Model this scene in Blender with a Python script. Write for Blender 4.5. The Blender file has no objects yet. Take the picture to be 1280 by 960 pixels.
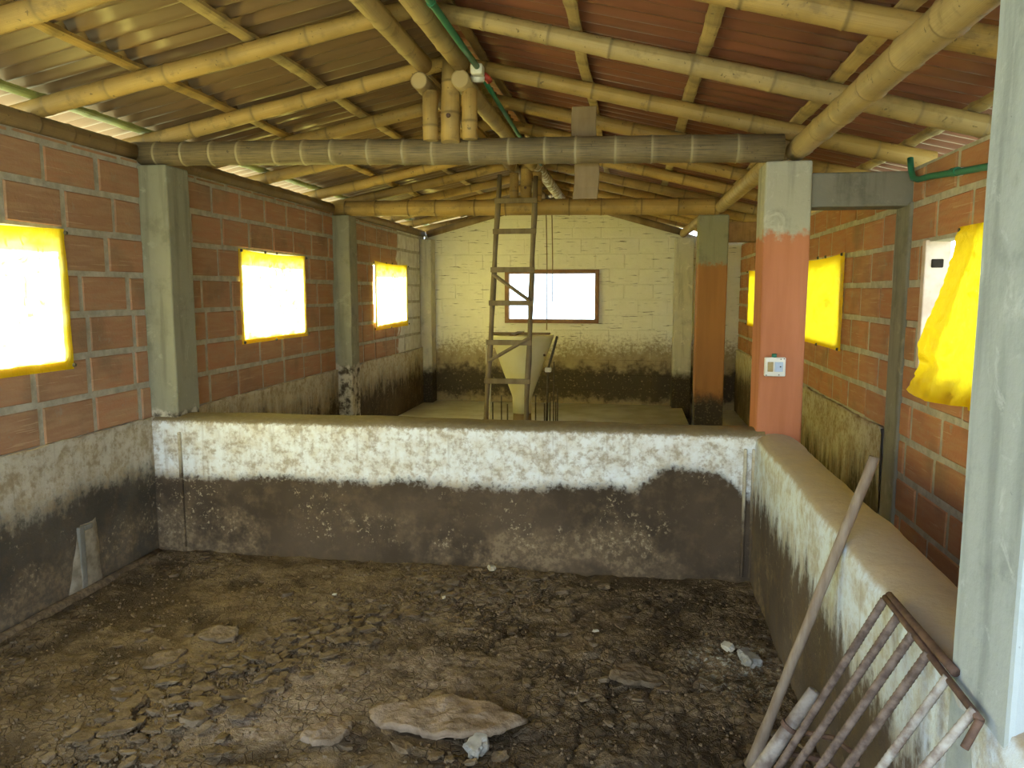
import bpy, math, random
from mathutils import Vector, Matrix, noise as mn
random.seed(7)
R = math.radians
scene = bpy.context.scene
col = scene.collection

# ------------------------------------------------------------------ camera, sky, sun, exposure
cd = bpy.data.cameras.new('camera'); cam = bpy.data.objects.new('camera', cd); col.objects.link(cam)
cam.location = (0, 0, 1.7); cam.rotation_euler = (R(90 - 6.765), 0, R(8.81))
cd.sensor_width = 36; cd.lens = 961 / 1280 * 36; cd.clip_start = .05
scene.camera = cam
w = bpy.data.worlds.new('sky'); scene.world = w; w.use_nodes = True
bg = w.node_tree.nodes['Background']
bg.inputs[0].default_value = (.68, .85, 1.0, 1); bg.inputs[1].default_value = 3.5
sd = bpy.data.lights.new('sun', 'SUN'); sun = bpy.data.objects.new('sun', sd); col.objects.link(sun)
sd.energy = 40; sd.angle = R(3); sd.color = (1, .96, .88)
sun.rotation_euler = Vector((.74, -.10, -.66)).to_track_quat('-Z', 'Y').to_euler()
vs = scene.view_settings
vs.view_transform = 'Standard'; vs.look = 'None'; vs.gamma = 1; vs.use_curve_mapping = False
vs.exposure = 0.8
scene.cycles.max_bounces = 10; scene.cycles.diffuse_bounces = 7; scene.cycles.transmission_bounces = 8
scene.cycles.sample_clamp_indirect = 12

# ------------------------------------------------------------------ node helper
class G:
    def __init__(s, name, rough=.85, spec=.25):
        s.m = bpy.data.materials.new(name); s.m.use_nodes = True
        s.t = s.m.node_tree; s.b = s.t.nodes['Principled BSDF']
        s.b.inputs['Roughness'].default_value = rough
        s.b.inputs['Specular IOR Level'].default_value = spec
    def n(s, ty): return s.t.nodes.new('ShaderNode' + ty)
    def put(s, sock, v):
        if isinstance(v, bpy.types.NodeSocket): s.t.links.new(v, sock)
        elif isinstance(v, (tuple, list)) and len(v) == 3 and sock.type == 'RGBA': sock.default_value = (*v, 1)
        else: sock.default_value = v
    def pos(s): return s.n('NewGeometry').outputs['Position']
    def obj(s): return s.n('TexCoord').outputs['Object']
    def uv(s): return s.n('TexCoord').outputs['UV']
    def rnd(s): return s.n('ObjectInfo').outputs['Random']
    def attr(s, name):
        a = s.n('Attribute'); a.attribute_name = name; return a.outputs['Fac']
    def sep(s, v):
        x = s.n('SeparateXYZ'); s.put(x.inputs[0], v); return x.outputs
    def vmul(s, v, k):
        x = s.n('VectorMath'); x.operation = 'MULTIPLY'; s.put(x.inputs[0], v); x.inputs[1].default_value = k; return x.outputs[0]
    def vadd(s, v, k):
        x = s.n('VectorMath'); x.operation = 'ADD'; s.put(x.inputs[0], v); s.put(x.inputs[1], k); return x.outputs[0]
    def noise(s, v, sc, det=4, ro=.55, dist=0):
        x = s.n('TexNoise'); s.put(x.inputs['Vector'], v); x.inputs['Scale'].default_value = sc
        x.inputs['Detail'].default_value = det; x.inputs['Roughness'].default_value = ro; x.inputs['Distortion'].default_value = dist
        return x.outputs['Fac']
    def vor(s, v, sc, feature='F1', out='Distance'):
        x = s.n('TexVoronoi'); x.feature = feature; s.put(x.inputs['Vector'], v); x.inputs['Scale'].default_value = sc
        return x.outputs[out]
    def mr(s, v, a, b, c=0., d=1., smooth=True):
        x = s.n('MapRange'); x.interpolation_type = 'SMOOTHSTEP' if smooth else 'LINEAR'; s.put(x.inputs[0], v)
        for i, k in enumerate((a, b, c, d)): s.put(x.inputs[i + 1], k)
        return x.outputs[0]
    def ma(s, op, a, b=0., c=0.):
        x = s.n('Math'); x.operation = op; s.put(x.inputs[0], a); s.put(x.inputs[1], b); s.put(x.inputs[2], c); return x.outputs[0]
    def mix(s, f, a, b, mode='MIX'):
        x = s.n('Mix'); x.data_type = 'RGBA'; x.blend_type = mode
        s.put(x.inputs[0], f); s.put(x.inputs[6], a); s.put(x.inputs[7], b); return x.outputs[2]
    def color(s, c): s.put(s.b.inputs['Base Color'], c); return s
    def bump(s, h, st=.4, d=.01):
        x = s.n('Bump'); x.inputs['Strength'].default_value = st; x.inputs['Distance'].default_value = d
        s.put(x.inputs['Height'], h); s.t.links.new(x.outputs[0], s.b.inputs['Normal']); return s

# ------------------------------------------------------------------ materials
def mat_brick(name, c1, c2, c3, white=None):
    g = G(name, .9); o = g.obj(); p = g.pos(); r = g.rnd()
    z = g.sep(o)[2]
    line = g.ma('SINE', g.ma('MULTIPLY', z, 150.))
    nz = g.noise(g.vmul(p, (2, 2, 14)), 2, 4)
    c = g.mix(g.mr(r, 0, 1, 0, 1, False), c1, c2)
    c = g.mix(g.mr(nz, .35, .75), c, c3)
    c = g.mix(g.mr(g.noise(p, 2.6, 5), .5, .75, 0, .6), c, (.20, .145, .09))
    c = g.mix(g.mr(g.noise(p, 11, 5, .65), .6, .72, 0, .6), c, (.36, .32, .24))
    st = g.mr(g.noise(g.vmul(p, (1.2, 1.2, 34)), 2.2, 2), .655, .68, 0, .55)
    c = g.mix(st, c, (.58, .40, .24))
    if white:
        y = g.sep(p)[1]
        f = g.mr(g.ma('ADD', y, g.ma('MULTIPLY', g.noise(p, 5, 4), .5)), white, white + .06)
        c = g.mix(f, c, g.mix(g.mr(g.noise(p, 9, 5), .3, .7), (.62, .58, .5), (.78, .76, .70)))
    g.color(c); g.bump(g.ma('ADD', g.ma('MULTIPLY', line, .12), g.noise(p, 60, 5)), .5, .006)
    return g.m
M_brick_l = mat_brick('brick_warm', (.47, .235, .13), (.38, .215, .125), (.46, .285, .165), white=10.25)
M_brick_r = mat_brick('brick_orange', (.48, .205, .10), (.40, .195, .105), (.47, .26, .135))

def mat_mortar():
    g = G('mortar', .95); p = g.pos(); n = g.noise(p, 14, 6, .65)
    g.color(g.mix(g.mr(n, .3, .7), (.36, .33, .26), (.54, .50, .41))); g.bump(n, .7, .01); return g.m
M_mortar = mat_mortar()

def mat_plaster(name, z0, clean=(.74, .69, .55), soft=.06, wob=.25, fleck=.5, bump_at=None, streak=.0, top=True, dark=(.055, .038, .024), blotch=.6, rim=None, topc=(.24, .17, .10)):
    g = G(name, .9); p = g.pos(); x, y, z = g.sep(p)
    n1 = g.noise(p, 1.6, 3); n2 = g.noise(p, 9, 5, .65); n3 = g.noise(p, 30, 5, .7)
    e = g.ma('ADD', z, g.ma('MULTIPLY', g.ma('SUBTRACT', n1, .5), wob))
    e = g.ma('ADD', e, g.ma('MULTIPLY', g.ma('SUBTRACT', n2, .5), wob * .7))
    e = g.ma('ADD', e, g.ma('MULTIPLY', g.ma('SUBTRACT', n3, .5), wob * .9))
    if streak:
        ns = g.noise(g.vmul(p, (9, 9, 1.6)), 1.6, 5, .65)
        e = g.ma('ADD', e, g.ma('MULTIPLY', g.ma('SUBTRACT', ns, .5), streak))
    if bump_at:
        b = g.mr(g.ma('ABSOLUTE', g.ma('SUBTRACT', x, bump_at)), .12, .36, 1, 0)
        e = g.ma('SUBTRACT', e, g.ma('MULTIPLY', b, .14))
    f = g.mr(e, z0 - soft, z0 + soft)
    cl = g.mix(g.mr(n2, .35, .7), clean, tuple(k * q for k, q in zip(clean, (.8, .72, .6))))
    cl = g.mix(g.mr(g.ma('ADD', g.ma('MULTIPLY', n3, .65), g.ma('MULTIPLY', n2, .35)), .46, .62, 0, blotch), cl, (.27, .19, .10))
    vs_ = g.noise(g.vmul(p, (20, 20, 1.5)), 1.5, 4)
    cl = g.mix(g.mr(vs_, .55, .75, 0, .35), cl, (.24, .17, .09))
    dk = g.mix(g.mr(n1, .3, .7), dark, tuple(k * 1.9 for k in dark))
    dk = g.mix(g.mr(n2, .45, .75, 0, .8), dk, (.14, .095, .055))
    lowp = g.ma('MULTIPLY', g.mr(z, .38, .2), g.mr(g.noise(p, 2.1, 5, .65), .47, .6))
    dk = g.mix(g.ma('MULTIPLY', lowp, g.mr(n3, .4, .62, .25, .8)), dk, (.27, .19, .11))
    big = g.mr(g.noise(p, 2.6, 4), .46, .6)
    fl = g.mr(g.ma('ADD', g.ma('MULTIPLY', n3, .6), g.ma('MULTIPLY', g.noise(p, 55, 4, .7), .4)), .55, .61)
    low = g.mr(z, .06, .16)
    dk = g.mix(g.ma('MULTIPLY', g.ma('MULTIPLY', fl, big), g.ma('MULTIPLY', low, fleck)), dk, (.38, .30, .19))
    c = g.mix(f, dk, cl)
    if rim:
        c = g.mix(g.mr(g.ma('ADD', z, g.ma('MULTIPLY', g.ma('SUBTRACT', n3, .5), .14)), rim - .02, rim + .015, 0, .9), c, g.mix(g.mr(n3, .5, .6), (.16, .105, .05), (.5, .44, .34)))
    if top:
        nz = g.sep(g.n('NewGeometry').outputs['Normal'])[2]
        c = g.mix(g.mr(g.ma('ADD', nz, g.ma('MULTIPLY', g.ma('SUBTRACT', n2, .5), .5)), .35, .7, 0, .92), c,
                  g.mix(n2, topc, tuple(k * 1.6 for k in topc)))
    g.color(c); g.bump(g.ma('ADD', n2, g.ma('MULTIPLY', n3, .6)), .55, .012)
    return g.m
M_part = mat_plaster('stained_plaster_partition', .52, soft=.035, clean=(.82, .84, .85), bump_at=.36, wob=.16, fleck=.95, rim=.865, topc=(.15, .115, .06))
M_half = mat_plaster('stained_plaster_aisle', .55, clean=(.68, .77, .90), wob=.3, soft=.09, streak=.42, fleck=.4, dark=(.075, .058, .046), blotch=.35, topc=(.31, .245, .17))
M_dado = mat_plaster('stained_plaster_left', .56, clean=(.60, .55, .44), wob=.32, soft=.1, fleck=.9, streak=.2, top=False, dark=(.07, .058, .042))
M_dado_r = mat_plaster('stained_plaster_right', .45, clean=(.52, .47, .37), wob=.4, soft=.2, fleck=.5, streak=.9, top=False, dark=(.06, .045, .02), blotch=.9)
M_dado_far = mat_plaster('stained_plaster_far', .6, clean=(.62, .57, .45), wob=.5, soft=.2, fleck=.8, streak=.6, top=False)

def mat_backbrick():
    g = G('painted_brick_cream', .85); p = g.pos(); x, y, z = g.sep(p)
    n2 = g.noise(p, 8, 6, .65); n3 = g.noise(p, 26, 5, .7); n1 = g.noise(p, 2, 3)
    hs = g.noise(g.vmul(p, (2, 2, 26)), 2.2, 4)
    c = g.mix(n2, (.86, .83, .72), (.72, .68, .55))
    c = g.mix(g.mr(hs, .63, .70, 0, .85), c, (.14, .11, .08))
    e = g.ma('ADD', z, g.ma('MULTIPLY', g.ma('SUBTRACT', n1, .5), .3))
    e = g.ma('ADD', e, g.ma('MULTIPLY', g.ma('SUBTRACT', n3, .5), .8))
    mid = g.mr(e, .75, 1.1)
    c = g.mix(mid, g.mix(n2, (.20, .14, .08), (.50, .42, .27)), c)
    e2 = g.ma('ADD', g.ma('ADD', z, g.ma('MULTIPLY', g.ma('SUBTRACT', n2, .5), .45)), g.ma('MULTIPLY', g.ma('SUBTRACT', n1, .5), .3))
    dk = g.mr(e2, .48, .70); dl = g.mr(e2, .04, .2)
    f = g.ma('MAXIMUM', dk, g.ma('SUBTRACT', 1., dl))
    fl = g.mr(n3, .58, .66, 0, .6)
    c = g.mix(f, g.mix(fl, (.075, .058, .042), (.4, .32, .2)), c)
    g.color(c); g.bump(g.ma('ADD', n2, n3), .4, .01); return g.m
M_back = mat_backbrick()

def mat_concrete(name, c1, c2, stain=None, paint=None, foot=None):
    g = G(name, .85); p = g.pos(); z = g.sep(p)[2]
    n1 = g.noise(p, 2.4, 4); n2 = g.noise(p, 12, 6, .65); n3 = g.noise(p, 45, 4, .6)
    c = g.mix(g.ma('ADD', g.ma('MULTIPLY', n1, .6), g.ma('MULTIPLY', n2, .4)), c1, c2)
    vst = g.noise(g.vmul(p, (9, 9, .8)), 1.8, 4)
    c = g.mix(g.mr(vst, .48, .72, 0, .5), c, tuple(k * .55 for k in c1))
    c = g.mix(g.mr(g.noise(p, 5, 6, .7), .5, .7, 0, .55), c, tuple(k * .62 for k in c1))
    c = g.mix(g.mr(g.noise(p, 7, 6, .7, 1.), .56, .68, 0, .5), c, tuple(min(1, k * 1.3) for k in c2))
    c = g.mix(g.mr(n3, .70, .76, 0, .5), c, (.10, .09, .08))
    if paint:
        zp, pc, pc2 = paint
        e = g.ma('ADD', z, g.ma('MULTIPLY', g.ma('SUBTRACT', n2, .5), .25))
        pn = g.mix(g.mr(vst, .35, .7), pc, pc2)
        c = g.mix(g.mr(e, zp - .03, zp + .03, 1, 0), c, pn)
    if foot:
        e = g.ma('ADD', z, g.ma('MULTIPLY', g.ma('SUBTRACT', n2, .5), .22))
        ft = g.mix(g.mr(n3, .55, .62), (.05, .038, .026), (.12, .09, .06))
        c = g.mix(g.mr(e, foot - .09, foot + .09), ft, c)
    if stain:
        e = g.ma('ADD', z, g.ma('MULTIPLY', g.ma('SUBTRACT', n2, .5), .12))
        wn = g.mix(g.mr(n2, .42, .62), (.56, .50, .38), (.08, .06, .04))
        c = g.mix(g.mr(e, stain - .02, stain + .02), wn, c)
    g.color(c); g.bump(g.ma('ADD', n2, g.ma('MULTIPLY', n3, .6)), .35, .008); return g.m
M_conc_l = mat_concrete('concrete_olive', (.27, .255, .17), (.37, .35, .25), stain=.93)
M_conc_far = mat_concrete('concrete_pale', (.50, .46, .36), (.64, .60, .49), foot=.55)
M_conc_near = mat_concrete('concrete_pale_grey', (.34, .39, .42), (.47, .52, .56))
M_conc_beam = mat_concrete('concrete_grey', (.19, .175, .14), (.27, .25, .205))
M_conc_brown = mat_concrete('concrete_brown_painted', (.30, .17, .07), (.36, .21, .09))
M_orange = mat_concrete('orange_painted_concrete', (.38, .36, .29), (.46, .44, .36), paint=(2.03, (.50, .195, .10), (.44, .165, .08)))
M_ochre = mat_concrete('ochre_painted_concrete', (.26, .25, .16), (.33, .31, .20), paint=(1.98, (.38, .17, .055), (.33, .15, .05)), foot=.66)

def mat_bamboo(name, a, b, ring, grey=0., node_c=None, spot=0.):
    g = G(name, .55, .35); u = g.uv(); p = g.pos(); r = g.rnd()
    fib = g.noise(g.vmul(u, (1.2, 60, 1)), 2.5, 4)
    fine = g.noise(g.vmul(u, (2.2, 55, 1)), 2, 5, .7)
    blo = g.noise(p, 3.2, 4)
    c = g.mix(g.mr(fib, .3, .7), a, b)
    c = g.mix(g.mr(blo, .42, .72, 0, .6), c, tuple(k * .52 for k in b))
    c = g.mix(g.mr(r, 0, 1, 0, .28, False), c, tuple(k * .55 for k in a))
    c = g.mix(g.mr(g.noise(p, 38, 3), .66, .72, 0, .7), c, (.07, .05, .03))
    c = g.mix(g.mr(g.noise(p, 9, 5, .65), .54, .7, 0, .5), c, (.14, .10, .055))
    if grey:
        c = g.mix(g.mr(fine, .45, .6, 0, grey), c, (.10, .08, .05))
    if spot:
        c = g.mix(g.mr(g.noise(p, 16, 4), .5, .56, 0, spot), c, (.72, .68, .62))
    c = g.mix(g.attr('ring'), c, ring)
    c = g.mix(g.attr('cut'), c, (.42, .31, .16))
    g.color(c); g.bump(g.ma('ADD', fib, g.ma('MULTIPLY', fine, .6)), .25 + .4 * (grey > 0), .004); return g.m
M_bam = mat_bamboo('bamboo_golden', (.52, .35, .125), (.40, .25, .085), (.22, .15, .065))
M_bam_pale = mat_bamboo('bamboo_pale', (.50, .375, .185), (.42, .29, .13), (.24, .175, .095))
M_bam_grey = mat_bamboo('bamboo_weathered', (.30, .215, .115), (.24, .18, .10), (.46, .38, .23), grey=.9)
M_bam_dusty = mat_bamboo('bamboo_dusty', (.32, .21, .10), (.24, .16, .08), (.20, .13, .06))
M_bam_white = mat_bamboo('bamboo_splashed', (.40, .28, .14), (.33, .23, .12), (.5, .45, .38), spot=.95)
M_bam_green = mat_bamboo('bamboo_green', (.42, .46, .16), (.34, .36, .12), (.3, .3, .1))

def mat_sheet(name, a, b):
    g = G(name, .38, .5); p = g.pos(); r = g.rnd()
    n = g.noise(p, 2.2, 5); n2 = g.noise(p, 16, 5)
    s_ = g.noise(g.vmul(p, (1.2, 14, 1.2)), 2, 4)
    c = g.mix(g.mr(n, .3, .7), a, b); c = g.mix(g.mr(s_, .45, .7, 0, .45), c, tuple(k * .6 for k in a))
    c = g.mix(g.mr(r, 0, 1, 0, .3, False), c, tuple(k * 1.35 for k in b))
    g.color(c); g.bump(n2, .15, .004); return g.m
M_sheet_r = mat_sheet('red_corrugated_sheet', (.235, .088, .055), (.195, .082, .05))
M_sheet_l = mat_sheet('red_corrugated_sheet_yellow_lit', (.20, .12, .07), (.165, .105, .06))  # same red sheets, with the yellow window light tinted into the colour

def mat_plastic(name, t1, t2, amount, crinkle=.5):
    g = G(name); g.t.nodes.remove(g.b); out = [n for n in g.t.nodes if n.type == 'OUTPUT_MATERIAL'][0]
    p = g.pos(); hem = g.attr('hem')
    n = g.noise(p, 7, 5, .6, 1.5)
    f = g.ma('MAXIMUM', hem, g.mr(n, .55, .66, 0, .75))
    tc = g.mix(f, t1, t2)
    tr = g.n('BsdfTranslucent'); g.put(tr.inputs[0], tc)
    df = g.n('BsdfDiffuse'); g.put(df.inputs[0], (.95, .66, .01))
    gl = g.n('BsdfGlossy'); gl.inputs['Roughness'].default_value = .25
    m1 = g.n('MixShader'); g.put(m1.inputs[0], g.mr(f, 0, 1, amount, amount * .45, False))
    g.t.links.new(df.outputs[0], m1.inputs[1]); g.t.links.new(tr.outputs[0], m1.inputs[2])
    m2 = g.n('MixShader'); m2.inputs[0].default_value = .05
    g.t.links.new(m1.outputs[0], m2.inputs[1]); g.t.links.new(gl.outputs[0], m2.inputs[2])
    g.t.links.new(m2.outputs[0], out.inputs[0])
    bp = g.n('Bump'); bp.inputs['Strength'].default_value = crinkle; bp.inputs['Distance'].default_value = .02 * crinkle
    g.put(bp.inputs['Height'], g.noise(g.vmul(p, (1, 1, .45)), 26, 4, .6, 2.5))
    for b in (df, tr, gl): g.t.links.new(bp.outputs[0], b.inputs['Normal'])
    return g.m
M_plastic = mat_plastic('yellow_plastic_film_sunlit', (1, .90, .24), (1, .76, .02), .8)  # film colour paled so the sunlit left windows burn out to white
M_plastic_r = mat_plastic('yellow_plastic_film_shaded', (1, .76, .02), (1, .66, .01), .5, .55)  # same film, coloured deeper for the side away from the sun

def mat_mud():
    g = G('dry_mud', .95, .1); p = g.pos(); x, y, z = g.sep(p)
    n1 = g.noise(p, 1.5, 4); n2 = g.noise(p, 7, 6, .65); n3 = g.noise(p, 40, 5, .7)
    c = g.mix(g.mr(n1, .3, .7), (.175, .125, .075), (.235, .173, .11))
    c = g.mix(g.mr(n2, .42, .72), c, (.12, .085, .05))
    c = g.mix(g.mr(n3, .55, .75, 0, .6), c, (.09, .065, .04))
    # pale bare patch where the crust has come away
    dx = g.ma('ADD', x, 1.18); dy = g.ma('SUBTRACT', y, 2.95)
    u = g.ma('ADD', g.ma('MULTIPLY', dx, .8), g.ma('MULTIPLY', dy, .6)); v = g.ma('SUBTRACT', g.ma('MULTIPLY', dy, .8), g.ma('MULTIPLY', dx, .6))
    d = g.ma('ADD', g.ma('POWER', g.ma('DIVIDE', u, .62), 2.), g.ma('POWER', g.ma('DIVIDE', v, .33), 2.))
    d = g.ma('ADD', d, g.ma('MULTIPLY', g.ma('SUBTRACT', n2, .5), 1.6))
    f = g.mr(d, .45, 1.3, .75, 0)
    c = g.mix(f, c, g.mix(g.mr(n3, .45, .65), (.27, .20, .15), (.42, .34, .26)))
    dx2 = g.ma('SUBTRACT', x, .5); dy2 = g.ma('SUBTRACT', y, 3.45)
    d2 = g.ma('ADD', g.ma('ADD', g.ma('MULTIPLY', dx2, dx2), g.ma('MULTIPLY', dy2, g.ma('MULTIPLY', dy2, .6))), g.ma('MULTIPLY', g.ma('SUBTRACT', n2, .5), .12))
    c = g.mix(g.ma('MULTIPLY', g.mr(d2, .0, .09, 1, 0), g.mr(n3, .5, .6)), c, (.40, .38, .32))
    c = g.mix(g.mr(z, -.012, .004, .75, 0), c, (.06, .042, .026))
    w_ = g.mr(g.noise(p, 120, 2), .755, .77); c = g.mix(w_, c, (.6, .52, .4))
    wp = g.vadd(p, g.vmul(g.n('TexNoise').outputs['Color'], (.03, .03, 0)))
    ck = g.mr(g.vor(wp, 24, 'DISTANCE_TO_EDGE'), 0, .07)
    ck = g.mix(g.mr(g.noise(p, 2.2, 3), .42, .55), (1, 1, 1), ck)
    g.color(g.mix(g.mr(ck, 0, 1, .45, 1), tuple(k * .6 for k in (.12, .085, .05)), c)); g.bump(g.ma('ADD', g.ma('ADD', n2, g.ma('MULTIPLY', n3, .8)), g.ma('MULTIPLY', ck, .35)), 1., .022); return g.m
M_mud = mat_mud()
def mat_simple(name, a, b, sc=10, rough=.8, spec=.3, bump=.3, bd=.005, stretch=(1, 1, 1), metal=0.):
    g = G(name, rough, spec); o = g.vmul(g.pos(), stretch); n = g.noise(o, sc, 5, .6)
    g.color(g.mix(g.mr(n, .3, .7), a, b)); g.bump(n, bump, bd); g.b.inputs['Metallic'].default_value = metal; return g.m
M_clod = mat_simple('mud_clod', (.10, .07, .042), (.20, .146, .092), 16, .95, .1, 1., .02)
M_slab = mat_simple('mud_slab', (.155, .108, .068), (.285, .21, .145), 11, .95, .1, 1., .03)
M_newplaster = mat_simple('patched_plaster', (.20, .16, .105), (.40, .335, .24), 12, .9)
M_stone = mat_simple('grey_stone', (.20, .185, .16), (.38, .355, .31), 14, .9, .2, .6, .01)
M_palewht = mat_simple('limewash_chip', (.36, .32, .24), (.54, .50, .42), 16, .9)
M_farfloor = mat_simple('wet_skylit_floor', (.26, .225, .19), (.44, .42, .42), 3, .3, .6, .3, .005)  # wet gloss; skylight from the end window is lightened into the colour
M_ground = mat_simple('grassy_ground', (.16, .19, .09), (.26, .25, .15), 2, .95)
M_wood_old = mat_simple('weathered_timber', (.19, .125, .065), (.28, .20, .115), 7, .85, .2, .5, .004, (1, 1, .2))
M_wood_lad = mat_simple('ladder_timber', (.15, .11, .065), (.25, .195, .125), 9, .85, .2, .5, .004, (1, 1, .3))
M_wood_frame = mat_simple('reddish_window_timber', (.24, .12, .06), (.32, .18, .1), 9, .7)
M_stick = mat_simple('muddy_wooden_pole', (.20, .14, .10), (.32, .25, .19), 11, .7, .3, .4, .003, (3, 3, .5))
M_rebar = mat_simple('rusty_rebar', (.075, .047, .037), (.20, .145, .12), 34, .75, .35, .7, .003)
M_rebar_w = mat_simple('whitewashed_rebar', (.42, .39, .36), (.17, .12, .10), 25, .75, .3, .7, .003)
M_rust = mat_simple('dark_rusty_iron', (.07, .04, .03), (.15, .085, .06), 25, .75, .35)
M_pipe = mat_simple('muddy_pipe', (.11, .075, .06), (.36, .31, .27), 14, .6, .4)
M_conduit = mat_simple('green_conduit', (.02, .16, .10), (.03, .22, .13), 8, .45, .5, .05)
M_white = mat_simple('white_plastic', (.74, .72, .68), (.82, .80, .76), 18, .4, .5, .05)
M_tape = mat_simple('white_tape', (.62, .60, .54), (.75, .73, .68), 30, .6)
M_red = mat_simple('red_tape', (.40, .05, .04), (.5, .07, .05), 30, .5)
M_socket = mat_simple('brass_socket', (.34, .24, .09), (.42, .31, .13), 30, .45, .5)
M_switch = mat_simple('pale_blue_switch', (.42, .52, .72), (.5, .6, .8), 30, .4, .5)
M_dark = mat_simple('dark_hole', (.02, .015, .01), (.035, .025, .018), 30, .9)
M_feeder = mat_simple('cream_fibreglass', (.74, .67, .36), (.82, .76, .48), 3, .5, .4, .1)
M_rod = mat_simple('thin_iron_rod', (.05, .045, .035), (.12, .10, .08), 20, .7)
M_rod_w = mat_simple('pale_hose', (.5, .47, .36), (.6, .56, .45), 20, .6)
M_cord = mat_simple('thin_brown_cord', (.20, .14, .08), (.26, .19, .11), 30, .9)
M_nail = mat_simple('dark_nail', (.05, .045, .03), (.1, .09, .06), 40, .6, .5)
M_jamb = mat_simple('pinkish_limewash', (.58, .44, .36), (.72, .60, .52), 10, .9)
M_ridgecap = mat_simple('ridge_tile', (.24, .10, .06), (.30, .13, .08), 8, .7)
def mat_glass():
    g = G('window_glass', .03, .5); g.b.inputs['Transmission Weight'].default_value = 1.0
    g.color((1, 1, 1)); g.b.inputs['IOR'].default_value = 1.05; return g.m
M_glass = mat_glass()

# ------------------------------------------------------------------ mesh helpers
class MB:
    def __init__(s): s.v = []; s.f = []; s.uv = []; s.at = {}; s.mi = []
    def quad_grid(s, rows):            # rows: list of equal-length lists of points
        b = len(s.v); n = len(rows[0])
        for r_ in rows: s.v += [tuple(p) for p in r_]
        for i in range(len(rows) - 1):
            for j in range(n - 1):
                a = b + i * n + j; s.f.append((a, a + 1, a + n + 1, a + n))
    def box(s, a, b):
        k = len(s.v); (x0, y0, z0), (x1, y1, z1) = a, b
        s.v += [(x0, y0, z0), (x1, y0, z0), (x1, y1, z0), (x0, y1, z0), (x0, y0, z1), (x1, y0, z1), (x1, y1, z1), (x0, y1, z1)]
        s.f += [tuple(k + i for i in q) for q in ((0, 3, 2, 1), (4, 5, 6, 7), (0, 1, 5, 4), (1, 2, 6, 5), (2, 3, 7, 6), (3, 0, 4, 7))]
    def tube(s, pts, radii, seg=10, caps=True):
        n = len(pts); b = len(s.v); prev = None
        for i in range(n):
            d = (Vector(pts[min(i + 1, n - 1)]) - Vector(pts[max(i - 1, 0)])).normalized()
            if prev is None:
                up = Vector((0, 0, 1)) if abs(d.z) < .9 else Vector((0, 1, 0))
                e1 = d.cross(up).normalized()
            else:
                e1 = (prev - d * prev.dot(d)).normalized()
            prev = e1; e2 = d.cross(e1)
            for k in range(seg):
                a = 2 * math.pi * k / seg; r_ = radii[i] if isinstance(radii, (list, tuple)) else radii
                s.v.append(tuple(Vector(pts[i]) + (e1 * math.cos(a) + e2 * math.sin(a)) * r_))
        for i in range(n - 1):
            for k in range(seg):
                k2 = (k + 1) % seg; s.f.append((b + i * seg + k, b + i * seg + k2, b + (i + 1) * seg + k2, b + (i + 1) * seg + k))
        if caps:
            s.f.append(tuple(b + k for k in reversed(range(seg)))); s.f.append(tuple(b + (n - 1) * seg + k for k in range(seg)))
    def lathe(s, prof, c=(0, 0), seg=28):
        rows = [[(c[0] + r_ * math.cos(2 * math.pi * k / seg), c[1] + r_ * math.sin(2 * math.pi * k / seg), z) for k in range(seg + 1)] for r_, z in prof]
        s.quad_grid(rows)
    def build(s, name, mat, parent=None, loc=(0, 0, 0), smooth=False, auto=None, bevel=0., solid=0., kind=None):
        me = bpy.data.meshes.new(name)
        me.from_pydata([(x - loc[0], y - loc[1], z - loc[2]) for x, y, z in s.v] if not parent else s.v, [], s.f)
        for k, vals in s.at.items():
            a = me.attributes.new(k, 'FLOAT', 'POINT'); a.data.foreach_set('value', vals)
        if s.uv:
            l = me.uv_layers.new(name='UVMap'); vi = [0] * len(me.loops); me.loops.foreach_get('vertex_index', vi)
            l.data.foreach_set('uv', [c for i in vi for c in s.uv[i]])
        me.materials.append(mat); me.update()
        if smooth: me.polygons.foreach_set('use_smooth', [True] * len(me.polygons))
        o = bpy.data.objects.new(name, me); col.objects.link(o)
        o.location = loc if not parent else (0, 0, 0)
        if parent: o.parent = parent
        if bevel:
            b = o.modifiers.new('edge', 'BEVEL'); b.width = bevel; b.segments = 2; b.limit_method = 'ANGLE'
        if solid:
            b = o.modifiers.new('thick', 'SOLIDIFY'); b.thickness = solid; b.offset = 0
        if kind: o['kind'] = kind
        return o
# parents all stand at the world origin offset: children meshes are written relative to their thing
def rel(o, p): return (p[0] - o.location.x, p[1] - o.location.y, p[2] - o.location.z)
def tag(o, label, cat, group=None, kind=None):
    o['label'] = label; o['category'] = cat
    if group: o['group'] = group
    if kind: o['kind'] = kind
    return o
def empty(name, loc, label, cat, group=None):
    o = bpy.data.objects.new(name, None); col.objects.link(o); o.location = loc; o.empty_display_size = .1
    return tag(o, label, cat, group)
def child(mb, name, mat, par, **k):
    mb.v = [(x - par.location.x, y - par.location.y, z - par.location.z) for x, y, z in mb.v]
    return mb.build(name, mat, parent=par, **k)
def struct(o, label=None, cat=None):
    o['kind'] = 'structure'
    if label: o['label'] = label; o['category'] = cat
    return o
def fbm(x, y, z, o=4):
    return mn.fractal(Vector((x, y, z)), .6, 2.1, o)

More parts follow.
